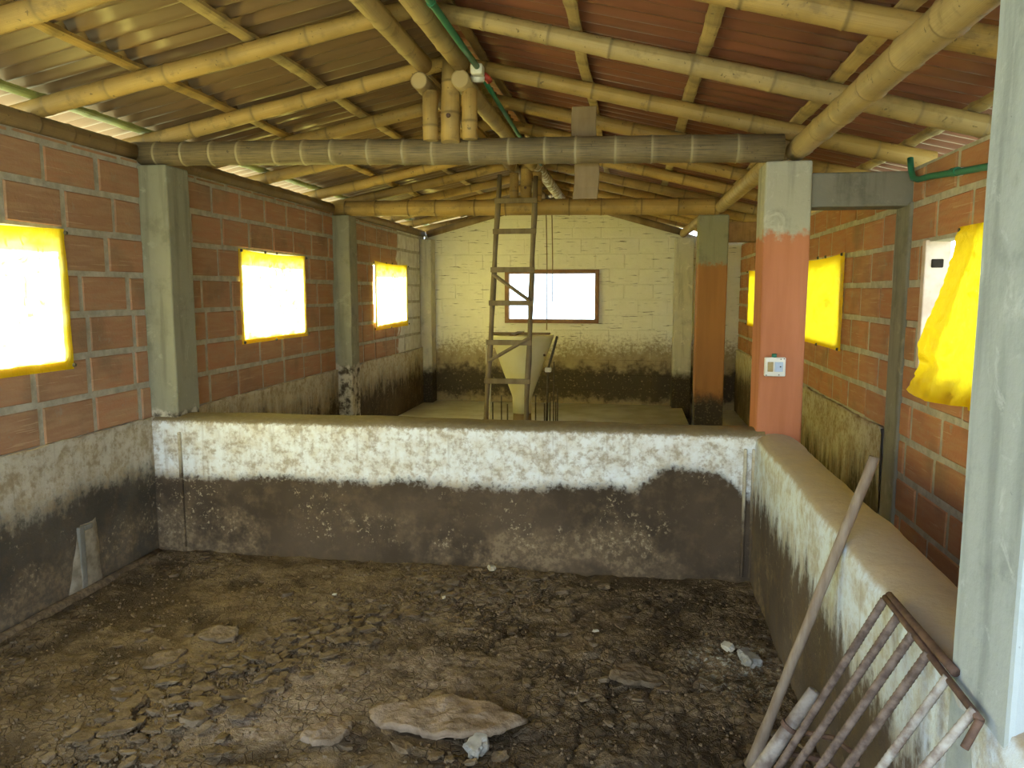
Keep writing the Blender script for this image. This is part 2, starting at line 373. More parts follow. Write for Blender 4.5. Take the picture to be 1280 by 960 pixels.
# bamboo pole: straight culm with swollen nodes, slight wander, cut ends
def bamboo(name, p, q, r0, r1, mat, label, cat='bamboo pole', group=None, pitch=.3, seg=18, wob=.006, parent=None, ring_w=.012, dents=True):
    p, q = Vector(p), Vector(q); L = (q - p).length; d = (q - p) / L
    up = Vector((0, 0, 1)) if abs(d.z) < .9 else Vector((0, 1, 0))
    e1 = d.cross(up).normalized(); e2 = d.cross(e1)
    ts = [(0, 0, 0, .80), (.001, 0, 0, 1.)]; t = random.uniform(.3, .9) * pitch
    prev = 0.004
    while t < L - .03:
        ts += [(t - .03, 0, 0, 1.), (t - ring_w, 0, .1, 1.035), (t - .003, 1, 0, 1.075), (t + .003, 1, 0, .985), (t + ring_w, .3, 0, 1.03), (t + .035, 0, 0, 1.)]
        t += pitch * random.uniform(.82, 1.18)
    ts = [x for x in ts if x[0] < L - .002] + [(L - .001, 0, 0, 1.), (L, 0, 0, .80)]
    ts.sort(key=lambda x: x[0])
    mb = MB(); ring = []; cut = []; sd_ = random.random() * 50
    for i, (t, rg, _, k) in enumerate(ts):
        r_ = (r0 + (r1 - r0) * t / L) * k
        wv = wob * min(1, t * 4, (L - t) * 4)
        c = p + d * t + e1 * wv * fbm(t * .7, sd_, 0, 2) + e2 * wv * fbm(t * .7, sd_, 9, 2)
        for j in range(seg + 1):
            a = 2 * math.pi * j / seg
            mb.v.append(tuple(c + (e1 * math.cos(a) + e2 * math.sin(a)) * r_)); mb.uv.append((t, j / seg)); ring.append(rg * .8); cut.append(1. if i in (0, len(ts) - 1) else 0.)
    n = seg + 1
    for i in range(len(ts) - 1):
        for j in range(seg): a = i * n + j; mb.f.append((a, a + 1, a + n + 1, a + n))
    for end, base in ((0, 0), (1, (len(ts) - 1) * n)):
        ci = len(mb.v); t = 0 if end == 0 else L
        mb.v.append(tuple((p if end == 0 else q) + d * (.004 if end == 0 else -.004))); mb.uv.append((t, .5)); ring.append(0); cut.append(1.)
        for j in range(seg): mb.f.append((ci, base + j + 1, base + j) if end == 0 else (ci, base + j, base + j + 1))
    mb.at = {'ring': ring, 'cut': cut}
    if parent: return child(mb, name, mat, parent, smooth=True)
    o = mb.build(name, mat, loc=tuple(p), smooth=True)
    if label: tag(o, label, cat, group)
    return o

# ------------------------------------------------------------------ setting: ground and floors
XL, XR = -3.11, 1.52
mb = MB(); mb.box((-30, -30, -.45), (30, 40, -.25)); struct(mb.build('ground', M_ground), 'grassy ground around the building', 'ground')

def band(x, y):        # crumbled band that curves from the near left towards the partition
    path = [(-1.86, 2.35), (-1.78, 2.8), (-1.62, 3.25), (-1.36, 3.72), (-1.0, 4.15), (-.65, 4.42)]
    best = 9
    for (ax, ay), (bx, by) in zip(path, path[1:]):
        vx, vy = bx - ax, by - ay; t = max(0, min(1, ((x - ax) * vx + (y - ay) * vy) / (vx * vx + vy * vy)))
        best = min(best, math.hypot(x - ax - t * vx, y - ay - t * vy))
    return best
def sstep(a, b, x):
    t = max(0, min(1, (x - a) / (b - a))); return t * t * (3 - 2 * t)
def mud_h(x, y, fine=True):
    h = .018 * fbm(x * 1.3, y * 1.3, 3, 3) + .012 * fbm(x * 5, y * 5, 1, 4)
    b = band(x, y)
    bare = math.exp(-(((x + 1.18) * .8 + (y - 2.95) * .6) / .55) ** 2 - (((y - 2.95) * .8 - (x + 1.18) * .6) / .30) ** 2)
    right = sstep(-1.3, -.5, x + .35 * (y - 3)) * (1 - sstep(4.3, 4.55, y))
    crust = max(right * .95, math.exp(-(b / .22) ** 2), .25) * (1 - bare * .85)
    if fine:
        wx = x + .05 * fbm(x * 4, y * 4, 7, 3); wy = y + .05 * fbm(x * 4, y * 4, 11, 3)
        for sc, dp in ((6.5, .018), (15, .011), (33, .006)):
            di, _ = mn.voronoi(Vector((wx * sc, wy * sc * 1.15, .3)))
            e = di[1] - di[0]
            m = sstep(-.25, .35, fbm(x * 2.3 + sc, y * 2.3, 4, 2))
            h -= dp * crust * (1 - sstep(.0, .13, e)) * (.35 + .65 * m)
            h += dp * .6 * crust * (mn.cell(Vector((math.floor(di[0] * 0 + wx * sc), math.floor(wy * sc), 1))) * .3)
        h += .006 * fbm(x * 16, y * 16, 2, 3) * (.35 + crust)
    return h + .012 * math.exp(-(b / .3) ** 2)
nx, ny = 460, 400; x0, x1, y0, y1 = XL, .735, 1.0, 4.6
mb = MB(); rows = []
for j in range(ny + 1):
    t = j / ny; y = y0 + (y1 - y0) * t ** .75
    rows.append([(x0 + (x1 - x0) * i / nx, y, mud_h(x0 + (x1 - x0) * i / nx, y)) for i in range(nx + 1)])
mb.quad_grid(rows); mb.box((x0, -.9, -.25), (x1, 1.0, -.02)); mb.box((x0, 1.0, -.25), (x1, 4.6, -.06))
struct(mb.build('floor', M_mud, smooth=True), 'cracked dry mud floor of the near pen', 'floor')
mb = MB(); mb.box((XL, 4.7, -.25), (.74, 11.5, .05)); struct(mb.build('floor', M_farfloor), 'damp window lit concrete floor of the far pen', 'floor')
mb = MB(); mb.box((.9, -.9, -.25), (XR + .05, 11.5, .0)); struct(mb.build('floor', M_farfloor), 'concrete floor of the narrow aisle', 'floor')

# ------------------------------------------------------------------ brick walls
_bm = {}
def brick_mesh(L, H, mat, axis, sgn):
    key = (round(L, 3), round(H, 3), mat.name, axis, sgn)
    if key in _bm: return _bm[key]
    l, h, c = L / 2, H / 2, .006
    pts = [(-l, -h, -.05), (l, -h, -.05), (l, h, -.05), (-l, h, -.05), (-l, -h, -c), (l, -h, -c), (l, h, -c), (-l, h, -c),
           (-l + c, -h + c, 0), (l - c, -h + c, 0), (l - c, h - c, 0), (-l + c, h - c, 0)]
    fs = []
    for a in (0, 4):
        for k in range(4): fs.append((a + k, a + (k + 1) % 4, a + 4 + (k + 1) % 4, a + 4 + k))
    fs.append((8, 9, 10, 11))
    if axis == 'x': v = [(w_ * sgn, u, z) for u, z, w_ in pts]       # wall normal along X
    else: v = [(u, w_ * sgn, z) for u, z, w_ in pts]
    me = bpy.data.meshes.new('brick'); me.from_pydata(v, [], fs); me.materials.append(mat); me.update()
    _bm[key] = me; return me
def brick_wall(name, axis, plane, sgn, u0, u1, ztop, zbot, thick, courses, phase, openings, skips, mat, label, proud=.008, pitch=.42, mmat=M_mortar, jit=.004, gap=.0185):
    # mortar core with openings, bricks standing proud of it
    us = sorted({u0, u1, *[o[0] for o in openings], *[o[1] for o in openings]}); zs = sorted({zbot, ztop, *[o[2] for o in openings], *[o[3] for o in openings]})
    mb = MB()
    f = plane - sgn * proud; bk = plane - sgn * thick
    for a, b in zip(us, us[1:]):
        run = None
        cells = []
        for c, d in zip(zs, zs[1:]):
            um, zm = (a + b) / 2, (c + d) / 2
            inside = any(o[0] < um < o[1] and o[2] < zm < o[3] for o in openings)
            if inside: run = None
            elif run: run[1] = d
            else: run = [c, d]; cells.append(run)
        for c, d in cells:
            lo, hi = min(f, bk), max(f, bk)
            mb.box((lo, a, c), (hi, b, d)) if axis == 'x' else mb.box((a, lo, c), (b, hi, d))
    wall = mb.build(name, mmat); struct(wall, label, 'wall')
    g = gap
    for k, (c, d) in enumerate(zip(courses, courses[1:])):
        ph = phase[k % len(phase)]
        n0 = int((u0 - ph) / pitch) - 2
        u = ph + n0 * pitch
        while u < u1:
            a, b = max(u, u0), min(u + pitch, u1)
            segs = [(a, b)]
            for (oa, ob, oc, od) in list(openings) + list(skips):
                if oc < d - .03 and od > c + .03:
                    ns = []
                    for s_, e_ in segs:
                        if ob <= s_ or oa >= e_: ns.append((s_, e_)); continue
                        if oa > s_: ns.append((s_, oa + g))
                        if ob < e_: ns.append((ob - g, e_))
                    segs = ns
            for s_, e_ in segs:
                if e_ - s_ < .05: continue
                L = e_ - s_ - 2 * g; H = d - c - 2 * g
                o = bpy.data.objects.new('brick', brick_mesh(L, H, mat, axis, sgn))
                um, zm = (s_ + e_) / 2 + random.uniform(-jit, jit), (c + d) / 2 + random.uniform(-jit, jit)
                pl = plane + random.uniform(-.003, .003)
                o.location = (pl, um, zm) if axis == 'x' else (um, pl, zm)
                e = R(random.uniform(-.5, .5))
                o.rotation_euler = (e, 0, 0) if axis == 'x' else (0, e, 0)
                o.parent = wall; col.objects.link(o)
            u += pitch
    return wall

ZL = [.87, 1.105, 1.34, 1.575, 1.81, 2.045, 2.28, 2.50, 2.535]
WIN_L = [(2.5, 3.84, 1.34, 2.045), (5.84, 7.02, 1.34, 2.045), (9.07, 10.42, 1.34, 2.045)]
PIL_L = [(1.25, 1.5), (4.58, 4.84), (7.8, 8.05), (11.15, 11.45)]
wall_left = brick_wall('wall_left', 'x', XL, 1, -.6, 11.45, 2.535, -.25, .13, ZL,  # unseen stretch behind the camera lengthened with the roof to cut front light
    [.24 + .03, .24, .26, .22, .0 + .04, .12, .41, .2], WIN_L, [(a, b, -1, 9) for a, b in PIL_L], M_brick_l,
    'left brick wall with three plastic covered window holes')
def dado(par, axis, plane, sgn, u0, u1, z0, z1, mat, holes=(), th=.02):
    n = max(4, int((u1 - u0) / .035)); m = 26; rows = []
    for i in range(m + 3):
        row = []
        for j in range(n + 1):
            u = u0 + (u1 - u0) * j / n
            top = z1 + .012 * fbm(u * 3, z1, plane, 3) + .007 * fbm(u * 14, 2, plane, 2)
            if i <= m:
                z = z0 + (top - z0) * i / m; w_ = th + .005 * fbm(u * 5, z * 5, plane, 3)
                if i == m: w_ += .006
            else:
                z = top + (.002 if i == m + 1 else -.001); w_ = (th * .6, -.004)[i - m - 1]
            row.append((plane + sgn * w_, u, z) if axis == 'x' else (u, plane + sgn * w_, z))
        rows.append(row)
    b = MB(); b.quad_grid(rows); return child(b, 'plaster_dado', mat, par, smooth=True)
for a, b in ((-.6, 4.6), (4.82, 7.82), (8.03, 11.2)):
    d_ = dado(wall_left, 'x', XL, 1, a, b, -.1, .885, M_dado if b < 5 else M_dado_far)
# channel cut in the dado with a pale patch of new plaster around it
mb = MB()
rows = [[(XL + .018 + .016 * min(1, math.sin(math.pi * j / 8) * 2, (10 - i) * .4), 3.70 + .30 * j / 8 * (1 - .05 * i) + .012 * i + .008 * fbm(i * .5, j * .3, 2, 2), -.05 + .46 * i / 10) for j in range(9)] for i in range(11)]
mb.quad_grid(rows); child(mb, 'plaster_patch', M_newplaster, wall_left, smooth=True)
mb = MB(); mb.box((XL + .0, 3.805, -.05), (XL + .038, 3.85, .375)); mb.box((XL, 3.85, .345), (XL + .037, 3.92, .375)); child(mb, 'cut_channel', M_conc_beam, wall_left, bevel=.006)
mb = MB(); mb.tube([(XL + .05, .9 + .3 * i, -.008 + .008 * fbm(i * .5, 1, 1, 2)) for i in range(13)], .032, 8); child(mb, 'floor_fillet', M_dado_far, wall_left, smooth=True)

ZR = [.02, .235, .45, .665, .88, 1.095, 1.31, 1.53, 1.75, 1.965, 2.18, 2.385]
WIN_R = [(2.95, 4.37, 1.31, 1.965), (6.0, 7.30, 1.31, 1.965), (9.2, 10.5, 1.31, 1.965)]
wall_right = brick_wall('wall_right', 'x', XR, -1, -.6, 11.45, 2.385, -.25, .11, ZR,
    [.12, .33, .1, .31, .246, .02, .25, .05, .27, .06, .25], WIN_R, [(4.61, 4.85, -1, 9), (4.85, 12, -1, .86), (7.85, 8.1, -1, 9)], M_brick_r,
    'right brick wall beside the narrow aisle')
for a, b in ((4.85, 7.86), (8.09, 11.45)): dado(wall_right, 'x', XR, -1, a, b, -.1, .885, M_dado_r if b < 8 else M_dado_far)
# limewashed jamb of the near window opening, a dark block painted as the shade inside a broken brick core
mb = MB(); mb.box((XR - .012, 4.345, 1.3), (XR + .115, 4.395, 1.975)); child(mb, 'window_jamb', M_jamb, wall_right, bevel=.006)
mb = MB(); mb.box((XR + .02, 4.338, 1.83), (XR + .08, 4.36, 1.875)); child(mb, 'brick_hole_shade', M_dark, wall_right, bevel=.006)

YB = 11.45
ZB = [.05 + .222 * i for i in range(13)]
WIN_B = [(-1.86, -.50, 1.27, 2.02)]
wall_back = brick_wall('wall_back', 'y', YB, -1, XL, XR + .1, 2.5, -.25, .13, [z for z in ZB if z < 2.5] + [2.5],
    [.1, .31], WIN_B, [], M_back, 'cream painted brick end wall with a timber framed window', proud=.004, mmat=M_back, jit=.002, gap=.007)
# sloped top of the end wall, stopping short of the roof
prof = [(XL, 2.49), (.95, 2.49), (-.45, 2.90), (-1.85, 2.90), (-3.05, 2.575), (XL, 2.56)]
mb = MB(); mb.v = [(x, YB + .003, z) for x, z in prof] + [(x, YB + .13, z) for x, z in prof]; k = len(prof)
mb.f = [tuple(range(k)), tuple(reversed(range(k, 2 * k)))] + [(i, i + k, (i + 1) % k + k, (i + 1) % k) for i in range(k)]
child(mb, 'wall_top', M_back, wall_back)
for (a, b, c, d) in [(-2.55, .2, 2.5, 2.65), (-2.1, -.2, 2.65, 2.79)]:
    u = a
    while u < b - .1:
        o = bpy.data.objects.new('brick', brick_mesh(min(.42, b - u) - .014, d - c - .014, M_back, 'y', -1)); o.location = (u + min(.42, b - u) / 2, YB, (c + d) / 2); o.parent = wall_back; col.objects.link(o); u += .42

# half-height walls with rounded tops
def half_wall(name, axis, a0, a1, u0, u1, ztop, mat, label, n=90):
    prof = [(a0, -.1), (a0, .1), (a0, .25), (a0, .4), (a0, .55), (a0, .7), (a0, ztop - .06)]
    w_ = a1 - a0
    for k in range(1, 8):
        t = k / 8; prof.append((a0 + w_ * (.5 - .5 * math.cos(math.pi * t)), ztop - .06 + .06 * math.sin(math.pi * t) ** .6))
    prof += [(a1, ztop - .06), (a1, .5), (a1, -.1)]
    rows = []
    for j in range(n + 1):
        u = u0 + (u1 - u0) * j / n; row = []
        for i, (q, z) in enumerate(prof):
            dq = .007 * fbm(u * 2.2, z * 3, a0, 3) + .003 * fbm(u * 14, z * 14, a0, 2); dz = (.010 * fbm(u * 1.6, q * 2, 5, 3)) if z > ztop - .1 else 0
            row.append((u, q + dq, z + dz) if axis == 'x' else (q + dq, u, z + dz))
        rows.append(row)
    mb = MB(); mb.quad_grid(rows); m = len(prof)
    mb.f.append(tuple(range(m))); mb.f.append(tuple(n * m + k for k in reversed(range(m))))
    return struct(mb.build(name, mat, smooth=True), label, 'wall')
half_wall('wall_partition', 'x', 4.55, 4.84, XL, .78, .905, M_part, 'low whitewashed partition wall stained dark with manure below')
half_wall('wall_aisle', 'y', .72, .955, .2, 4.62, .885, M_half, 'low plastered wall with rounded muddy top beside the aisle')
part = [o for o in col.objects if o.name == 'wall_partition'][0]
for x_, w_ in ((.668, .009), (.714, .008), (-2.895, .009)):
    mb = MB(); mb.box((x_ - w_, 4.528, .03), (x_ + w_, 4.56, .80)); child(mb, 'corner_bead', M_dado_far, part, bevel=.004)

# ------------------------------------------------------------------ pillars and concrete beams
def pillar(x0, x1, y0, y1, z0, z1, mat, label, group=None):
    mb = MB(); n = 10
    for k in range(4):
        pass
    pts = [(x0, y0), (x1, y0), (x1, y1), (x0, y1)]
    rows = []
    for i in range(n + 1):
        z = z0 + (z1 - z0) * i / n
        rows.append([(px + .004 * fbm(px * 3, py * 3, z * 2, 2), py + .004 * fbm(px * 3 + 9, py * 3, z * 2, 2), z) for px, py in pts + pts[:1]])
    b = len(mb.v)
    for r_ in rows: mb.v += r_[:4]
    for i in range(n):
        for k in range(4): k2 = (k + 1) % 4; mb.f.append((b + i * 4 + k, b + i * 4 + k2, b + (i + 1) * 4 + k2, b + (i + 1) * 4 + k))
    mb.f.append((3, 2, 1, 0)); mb.f.append(tuple(n * 4 + k for k in range(4)))
    o = mb.build('concrete_pillar', mat, loc=((x0 + x1) / 2, (y0 + y1) / 2, z0), bevel=.012)
    return tag(o, label, 'pillar', group, 'structure')
gl = 'concrete pillars along the left wall'
pillar(XL - .13, -2.92, 1.25, 1.5, -.1, 2.505, M_conc_l, 'grey concrete pillar in the left wall before the first window', gl)
pillar(XL - .13, -2.92, 4.58, 4.84, -.1, 2.505, M_conc_l, 'grey concrete pillar in the left wall where the partition begins', gl)
pillar(XL - .13, -2.93, 7.8, 8.03, -.1, 2.505, M_conc_l, 'grey concrete pillar in the left wall under the second tie beam', gl)
pillar(XL - .13, -2.95, 11.2, 11.46, -.1, 2.49, M_conc_far, 'pale whitewashed pillar in the far left corner', gl)
pillar(.722, .985, 1.50, 1.775, -.1, 2.45, M_conc_near, 'pale grey concrete pillar closest to the camera, at the right edge')
pillar(.732, .985, 4.6, 4.87, -.1, 2.435, M_orange, 'orange painted concrete pillar with a bare grey top and an outlet')
pillar(.64, .925, 7.88, 8.12, -.1, 2.46, M_ochre, 'ochre painted pillar with a dark muddy foot in the far pen')
pillar(.59, .85, 11.18, 11.44, -.1, 2.47, M_conc_far, 'whitewashed pillar standing against the end wall')
pillar(XR - .012, XR + .1, 4.615, 4.845, -.1, 2.2, M_conc_beam, 'flush grey concrete column in the right brick wall')
pillar(XR - .012, XR + .1, 7.86, 8.09, -.1, 2.2, M_conc_far, 'pale flush column in the right wall beyond the orange pillar')
mb = MB(); mb.box((.985, 4.64, 2.18), (XR + .03, 4.84, 2.37)); tag(mb.build('concrete_beam', M_conc_beam, bevel=.01), 'grey concrete beam from the orange pillar to the right wall', 'beam', kind='structure')
mb = MB(); mb.box((.925, 7.92, 2.2), (XR + .03, 8.1, 2.39)); tag(mb.build('concrete_beam', M_conc_brown, bevel=.01), 'brown concrete beam from the ochre pillar to the right wall', 'beam', kind='structure')

# ------------------------------------------------------------------ back window
win = MB()
for a, b in (((-1.88, 11.41, 1.25), (-1.82, 11.53, 2.04)), ((-.54, 11.41, 1.25), (-.48, 11.53, 2.04)), ((-1.82, 11.41, 1.98), (-.54, 11.53, 2.04)), ((-1.82, 11.41, 1.25), (-.54, 11.53, 1.31))): win.box(a, b)
w1 = struct(win.build('window_1', M_wood_frame, bevel=.006), 'reddish timber framed window in the cream end wall', 'window')
mb = MB(); mb.box((-1.82, 11.49, 1.31), (-.54, 11.494, 1.98)); mb.build('pane', M_glass, parent=w1)

# ------------------------------------------------------------------ yellow plastic over the window holes
def film(name, x, ya, yb, za, zb, sgn, mat, label, group, bulge=.03, wr=.012, nu=46, nv=34, corner=None, seed=1, lean=0):
    mb = MB(); rows = []; hem = []
    for i in range(nv + 1):
        v = i / nv; row = []
        for j in range(nu + 1):
            u = j / nu
            y = ya + (yb - ya) * u; z = za + (zb - za) * v
            dd = min(u, 1 - u, v * .75, (1 - v) * .75)
            ed = sstep(0, .25, dd)
            sag = .02 * math.sin(math.pi * u) * (1 if v > .5 else -.3) * (1 - ed)
            z -= sag * (1 if v > .9 else .3)
            y += .012 * fbm(v * 3, seed, u * .5, 2)
            ridge = abs(fbm(u * 5 + 3 * v + seed, v * 5 - 2 * u, seed, 3)); diag = math.sin((u * 14 + v * 9) + 3 * fbm(u * 2, v * 2, seed, 2))
            w_ = .010 + bulge * ed * math.sin(math.pi * u) * math.sin(math.pi * v) * .6 + wr * (ridge * 1.6 + .35 * diag) * (.12 + .88 * ed)
            row.append((x + sgn * (w_ + lean * (1 - u)), y, z))
            n = fbm(u * 6, v * 6, seed + 3, 3)
            h = max(1 - sstep(.004, .05 + .05 * n, min(u, 1 - u)), 1 - sstep(.0, .12 + .3 * abs(n), 1 - v), 1 - sstep(.01, .06 + .2 * abs(n), v))
            hem.append(min(1, h))
        rows.append(row)
    mb.quad_grid(rows); mb.at = {'hem': hem}
    o = mb.build(name, mat, loc=(x, (ya + yb) / 2, za), smooth=True); tag(o, label, 'plastic sheet', group)
    for (u, v) in ((0.01, .02), (.99, .03), (.01, .98), (.99, .97), (.5, .99), (.33, .985), (.45, .01)):
        p = (x + sgn * .026, ya + (yb - ya) * u, za + (zb - za) * v)
        m = MB(); m.tube([p, (p[0] + sgn * .012, p[1], p[2])], [.013, .009], 8); child(m, 'nail', M_nail, o)
    return o
gw = 'yellow plastic sheets over the window holes'
film('plastic_sheet', XL, 2.42, 3.88, 1.275, 2.05, 1, M_plastic, 'glowing yellow plastic sheet cut by the left edge of the picture', gw, seed=1)
film('plastic_sheet', XL, 5.79, 7.06, 1.285, 2.05, 1, M_plastic, 'glowing yellow plastic sheet between the two grey left wall pillars', gw, seed=5)
film('plastic_sheet', XL, 9.0, 10.47, 1.245, 2.085, 1, M_plastic, 'glowing yellow plastic sheet near the far left corner', gw, seed=9, lean=.03)
film('plastic_sheet', XR, 5.90, 7.38, 1.275, 1.99, -1, M_plastic_r, 'crinkled yellow plastic sheet nailed to the right wall behind the orange pillar', gw, seed=13, wr=.02)
film('plastic_sheet', XR, 9.15, 10.55, 1.275, 1.99, -1, M_plastic_r, 'yellow plastic sheet on the right wall of the far pen', gw, seed=17)
# torn loose sheet, pinned at the top and blown out at its foot
mb = MB(); rows = []; hem = []; nu, nv = 60, 60
left = [(0, 3.86), (.15, 3.88), (.3, 3.94), (.5, 4.04), (.68, 4.13), (.74, 4.135), (.8, 4.07), (.9, 4.16), (1., 4.25)]
def lerp(tab, t):
    for (a, p), (b, q) in zip(tab, tab[1:]):
        if t <= b: return p + (q - p) * (t - a) / (b - a)
    return tab[-1][1]
for i in range(nv + 1):
    v = i / nv; row = []
    for j in range(nu + 1):
        u = j / nu; yl = lerp(left, v); y = yl + (2.98 - yl) * u
        z = 2.0 - .80 * v - .05 * v * u - .02 * math.sin(u * 9) * v
        w_ = .012 + .035 * v * (1 - u) + .010 * math.sin(u * 26 + 5 * v + 3 * fbm(u * 3, v * 2, 4, 2)) * (.3 + v) + .012 * abs(fbm(u * 9, v * 12, 6, 3)) + .012 * v ** 3 * fbm(u * 14, v * 14, 2, 3)
        if u < .14: w_ += .035 * (1 - u / .14) * v
        row.append((XR - .012 - abs(w_) - .012, y, z)); hem.append(.9 if u < .20 - .06 * v else .0)
    rows.append(row)
mb.quad_grid(rows); mb.at = {'hem': hem}
o = mb.build('plastic_sheet', M_plastic_r, loc=(XR, 3.9, 1.2), smooth=True)
tag(o, 'torn yellow plastic sheet hanging loose across the near right window hole', 'plastic sheet', gw)
for y in (3.86, 3.5, 3.1):
    m = MB(); m.tube([(XR - .03, y, 1.985), (XR - .045, y, 1.985)], [.012, .009], 8); child(m, 'nail', M_nail, o)

# ------------------------------------------------------------------ roof: sheets
SL, SR = .205, .238
def zl(x): return 3.06 + SL * (x + 1.2)
def zr(x): return 3.07 - SR * (x + .95)
XRIDGE = -1.043
def roof(name, side, xs, mat, label):
    e = bpy.data.objects.new(name, None); col.objects.link(e); e['kind'] = 'structure'; e['label'] = label; e['category'] = 'roof'
    e.location = (XRIDGE, 1, 3.1)
    f = zl if side < 0 else zr; P = .14; W = 6.5 * P
    for r_, (xa, xb) in enumerate(xs):
        k = 0; y = -.73  # unseen sheets added behind the camera to keep the near ceiling dimmer
        while y < 12.0:
            mb = MB(); rows = []; n = int(7 * 10); off = .112 + .011 * (len(xs) - 1 - r_) + .004 * (k % 2) + random.uniform(0, .003)
            m = 6
            for i in range(m + 1):
                x = xa + (xb - xa) * i / m
                rows.append([(x, y + 7 * P * j / n, f(x) + off + .022 * math.sin(2 * math.pi * (y + 7 * P * j / n) / P)) for j in range(n + 1)])
            mb.quad_grid(rows); child(mb, 'corrugated_sheet', mat, e, smooth=True, solid=.006)
            y += 6 * P; k += 1
    return e
roof('roof_left', -1, [(-3.66, -2.42), (-2.55, XRIDGE)], M_sheet_l, 'yellow lit corrugated roof slope over the left side')
roof('roof_right', 1, [(2.15, .78), (.92, XRIDGE)], M_sheet_r, 'reddish corrugated roof slope over the right side')
mb = MB(); zr0 = zl(XRIDGE) + .16
rows = [[(XRIDGE + dx, y, zr0 - abs(dx) * .22 + .012 * (1 - abs(dx) / .2)) for dx in (-.2, -.1, 0, .1, .2)] for y in [-.75 + .8 * i for i in range(17)]]
mb.quad_grid(rows); tag(mb.build('ridge_cap', M_ridgecap, solid=.008, smooth=True), 'reddish ridge cap along the top of the roof', 'ridge cap', kind='structure')

# battens of split bamboo along the roof
def batten(x, side, mat, label, group):
    f = zl if side < 0 else zr; sl = SL if side < 0 else -SR
    y = -.7; mb = MB(); ring = []; cut = []; rows = []; t = 0; nxt = .2
    while y < 12.02:
        rg = 0
        if y > nxt: rg = 1; nxt = y + random.uniform(.22, .34)
        dx = .012 * fbm(y * .6, x, 2, 3); dz = .005 * fbm(y * 1.2, x, 7, 3); wd = .03 + .003 * fbm(y * 2, x, 4, 2) + .003 * rg; th = .011 + .004 * rg
        c = (x + dx, y, f(x + dx) + .066 + dz)
        row = []
        for a, b in ((-1, 1), (-1, -.5), (-.6, -1), (0, -1.15), (.6, -1), (1, -.5), (1, 1), (-1, 1)):
            row.append((c[0] + a * wd, c[1], c[2] + a * wd * sl + b * th)); mb.uv.append((y, a * .2)); ring.append(rg * .8); cut.append(0.)
        rows.append(row); y += .055
    mb.quad_grid(rows); mb.at = {'ring': ring, 'cut': cut}
    tag(mb.build('roof_batten', mat, loc=(x, .95, f(x))), label, 'batten', group)
gb = 'split bamboo battens under the roof sheets'
for x, m, l in ((-3.13, M_bam_green, 'pale green split bamboo batten along the left eave'), (-2.55, M_bam, 'split bamboo batten midway down the left roof slope'), (-1.94, M_bam_pale, 'split bamboo batten high on the left roof slope'), (-1.33, M_bam_dusty, 'split bamboo batten just left of the ridge poles')):
    batten(x, -1, m, l, gb)
for x, m, l in ((-.93, M_bam_dusty, 'dusty split bamboo batten just right of the green ridge conduit'), (-.29, M_bam_pale, 'split bamboo batten first below the ridge on the right slope'), (.31, M_bam_pale, 'split bamboo batten in the middle of the right roof slope'), (.93, M_bam_pale, 'split bamboo batten above the thick pole on the right pillars'), (1.55, M_bam_pale, 'split bamboo batten along the right brick wall top')):
    batten(x, 1, m, l, gb)

# rafters
order = ['first', 'second', 'third', 'fourth', 'fifth', 'sixth', 'seventh', 'eighth', 'ninth', 'tenth', 'eleventh', 'twelfth', 'thirteenth', 'fourteenth']
YLr = [.1, 1.05, 1.98, 2.90, 3.80, 4.71, 5.52, 6.35, 7.46, 8.2, 9.05, 9.9, 10.75, 11.6]
YRr = [.2, 1.12, 2.06, 2.99, 3.87, 4.82, 5.68, 6.55, 7.42, 8.4, 9.2, 10.0, 10.8, 11.6]
for k, y in enumerate(YLr):
    dy = random.uniform(-.03, .03)
    bamboo('bamboo_rafter', (XRIDGE - .02, y + .02 + dy, zl(XRIDGE - .02)), (-3.30, y - .03, zl(-3.30)), .043, .05, M_bam, '%s round bamboo rafter of the left roof slope, counted from the camera' % order[k], 'rafter', 'round rafters of the left slope', pitch=.36)
for k, y in enumerate(YRr):
    bamboo('bamboo_rafter', (XRIDGE + .03, y, zr(XRIDGE + .03)), (1.68, y + (.09 if k == 4 else -.02), zr(1.68)), .043, .052, M_bam_pale if k in (4,) else M_bam, '%s round bamboo rafter of the right roof slope, counted from the camera' % order[k], 'rafter', 'round rafters of the right slope', pitch=.34)

# ridge poles, tie beams, king posts
gr = 'bamboo ridge poles'
bamboo('ridge_pole', (-1.205, -.7, 3.0), (-1.205, 4.47, 3.0), .05, .05, M_bam_pale, 'bamboo ridge pole over the near pen, the one farther from the green conduit', 'ridge pole', gr, pitch=.36)
bamboo('ridge_pole', (-.985, -.7, 3.0), (-.99, 4.47, 3.0), .053, .052, M_bam_pale, 'thick bamboo ridge pole over the near pen carrying the green conduit', 'ridge pole', gr, pitch=.4)
bamboo('ridge_pole', (-1.225, 4.43, 2.905), (-1.2, 7.74, 2.945), .05, .05, M_bam_dusty, 'middle ridge pole with sawn end on the outer king post', 'ridge pole', gr, pitch=.36)
bamboo('ridge_pole', (-.985, 4.43, 2.905), (-.99, 7.74, 2.945), .052, .05, M_bam_pale, 'middle ridge pole with pale sawn end beside the green conduit', 'ridge pole', gr, pitch=.36)
bamboo('ridge_pole', (-1.19, 7.68, 2.95), (-1.19, 11.9, 2.975), .05, .05, M_bam_dusty, 'far ridge pole behind the ladder top', 'ridge pole', gr)
bamboo('ridge_pole', (-.955, 7.68, 2.95), (-.975, 11.9, 2.975), .055, .06, M_bam_white, 'far ridge pole splashed white with bird droppings', 'ridge pole', gr)
bamboo('tie_beam', (-3.16, 4.635, 2.585), (.825, 4.635, 2.508), .072, .078, M_bam_grey, 'thick weathered grey bamboo tie beam with pale node rings', 'tie beam', 'bamboo tie beams', pitch=.215, seg=24, ring_w=.008)
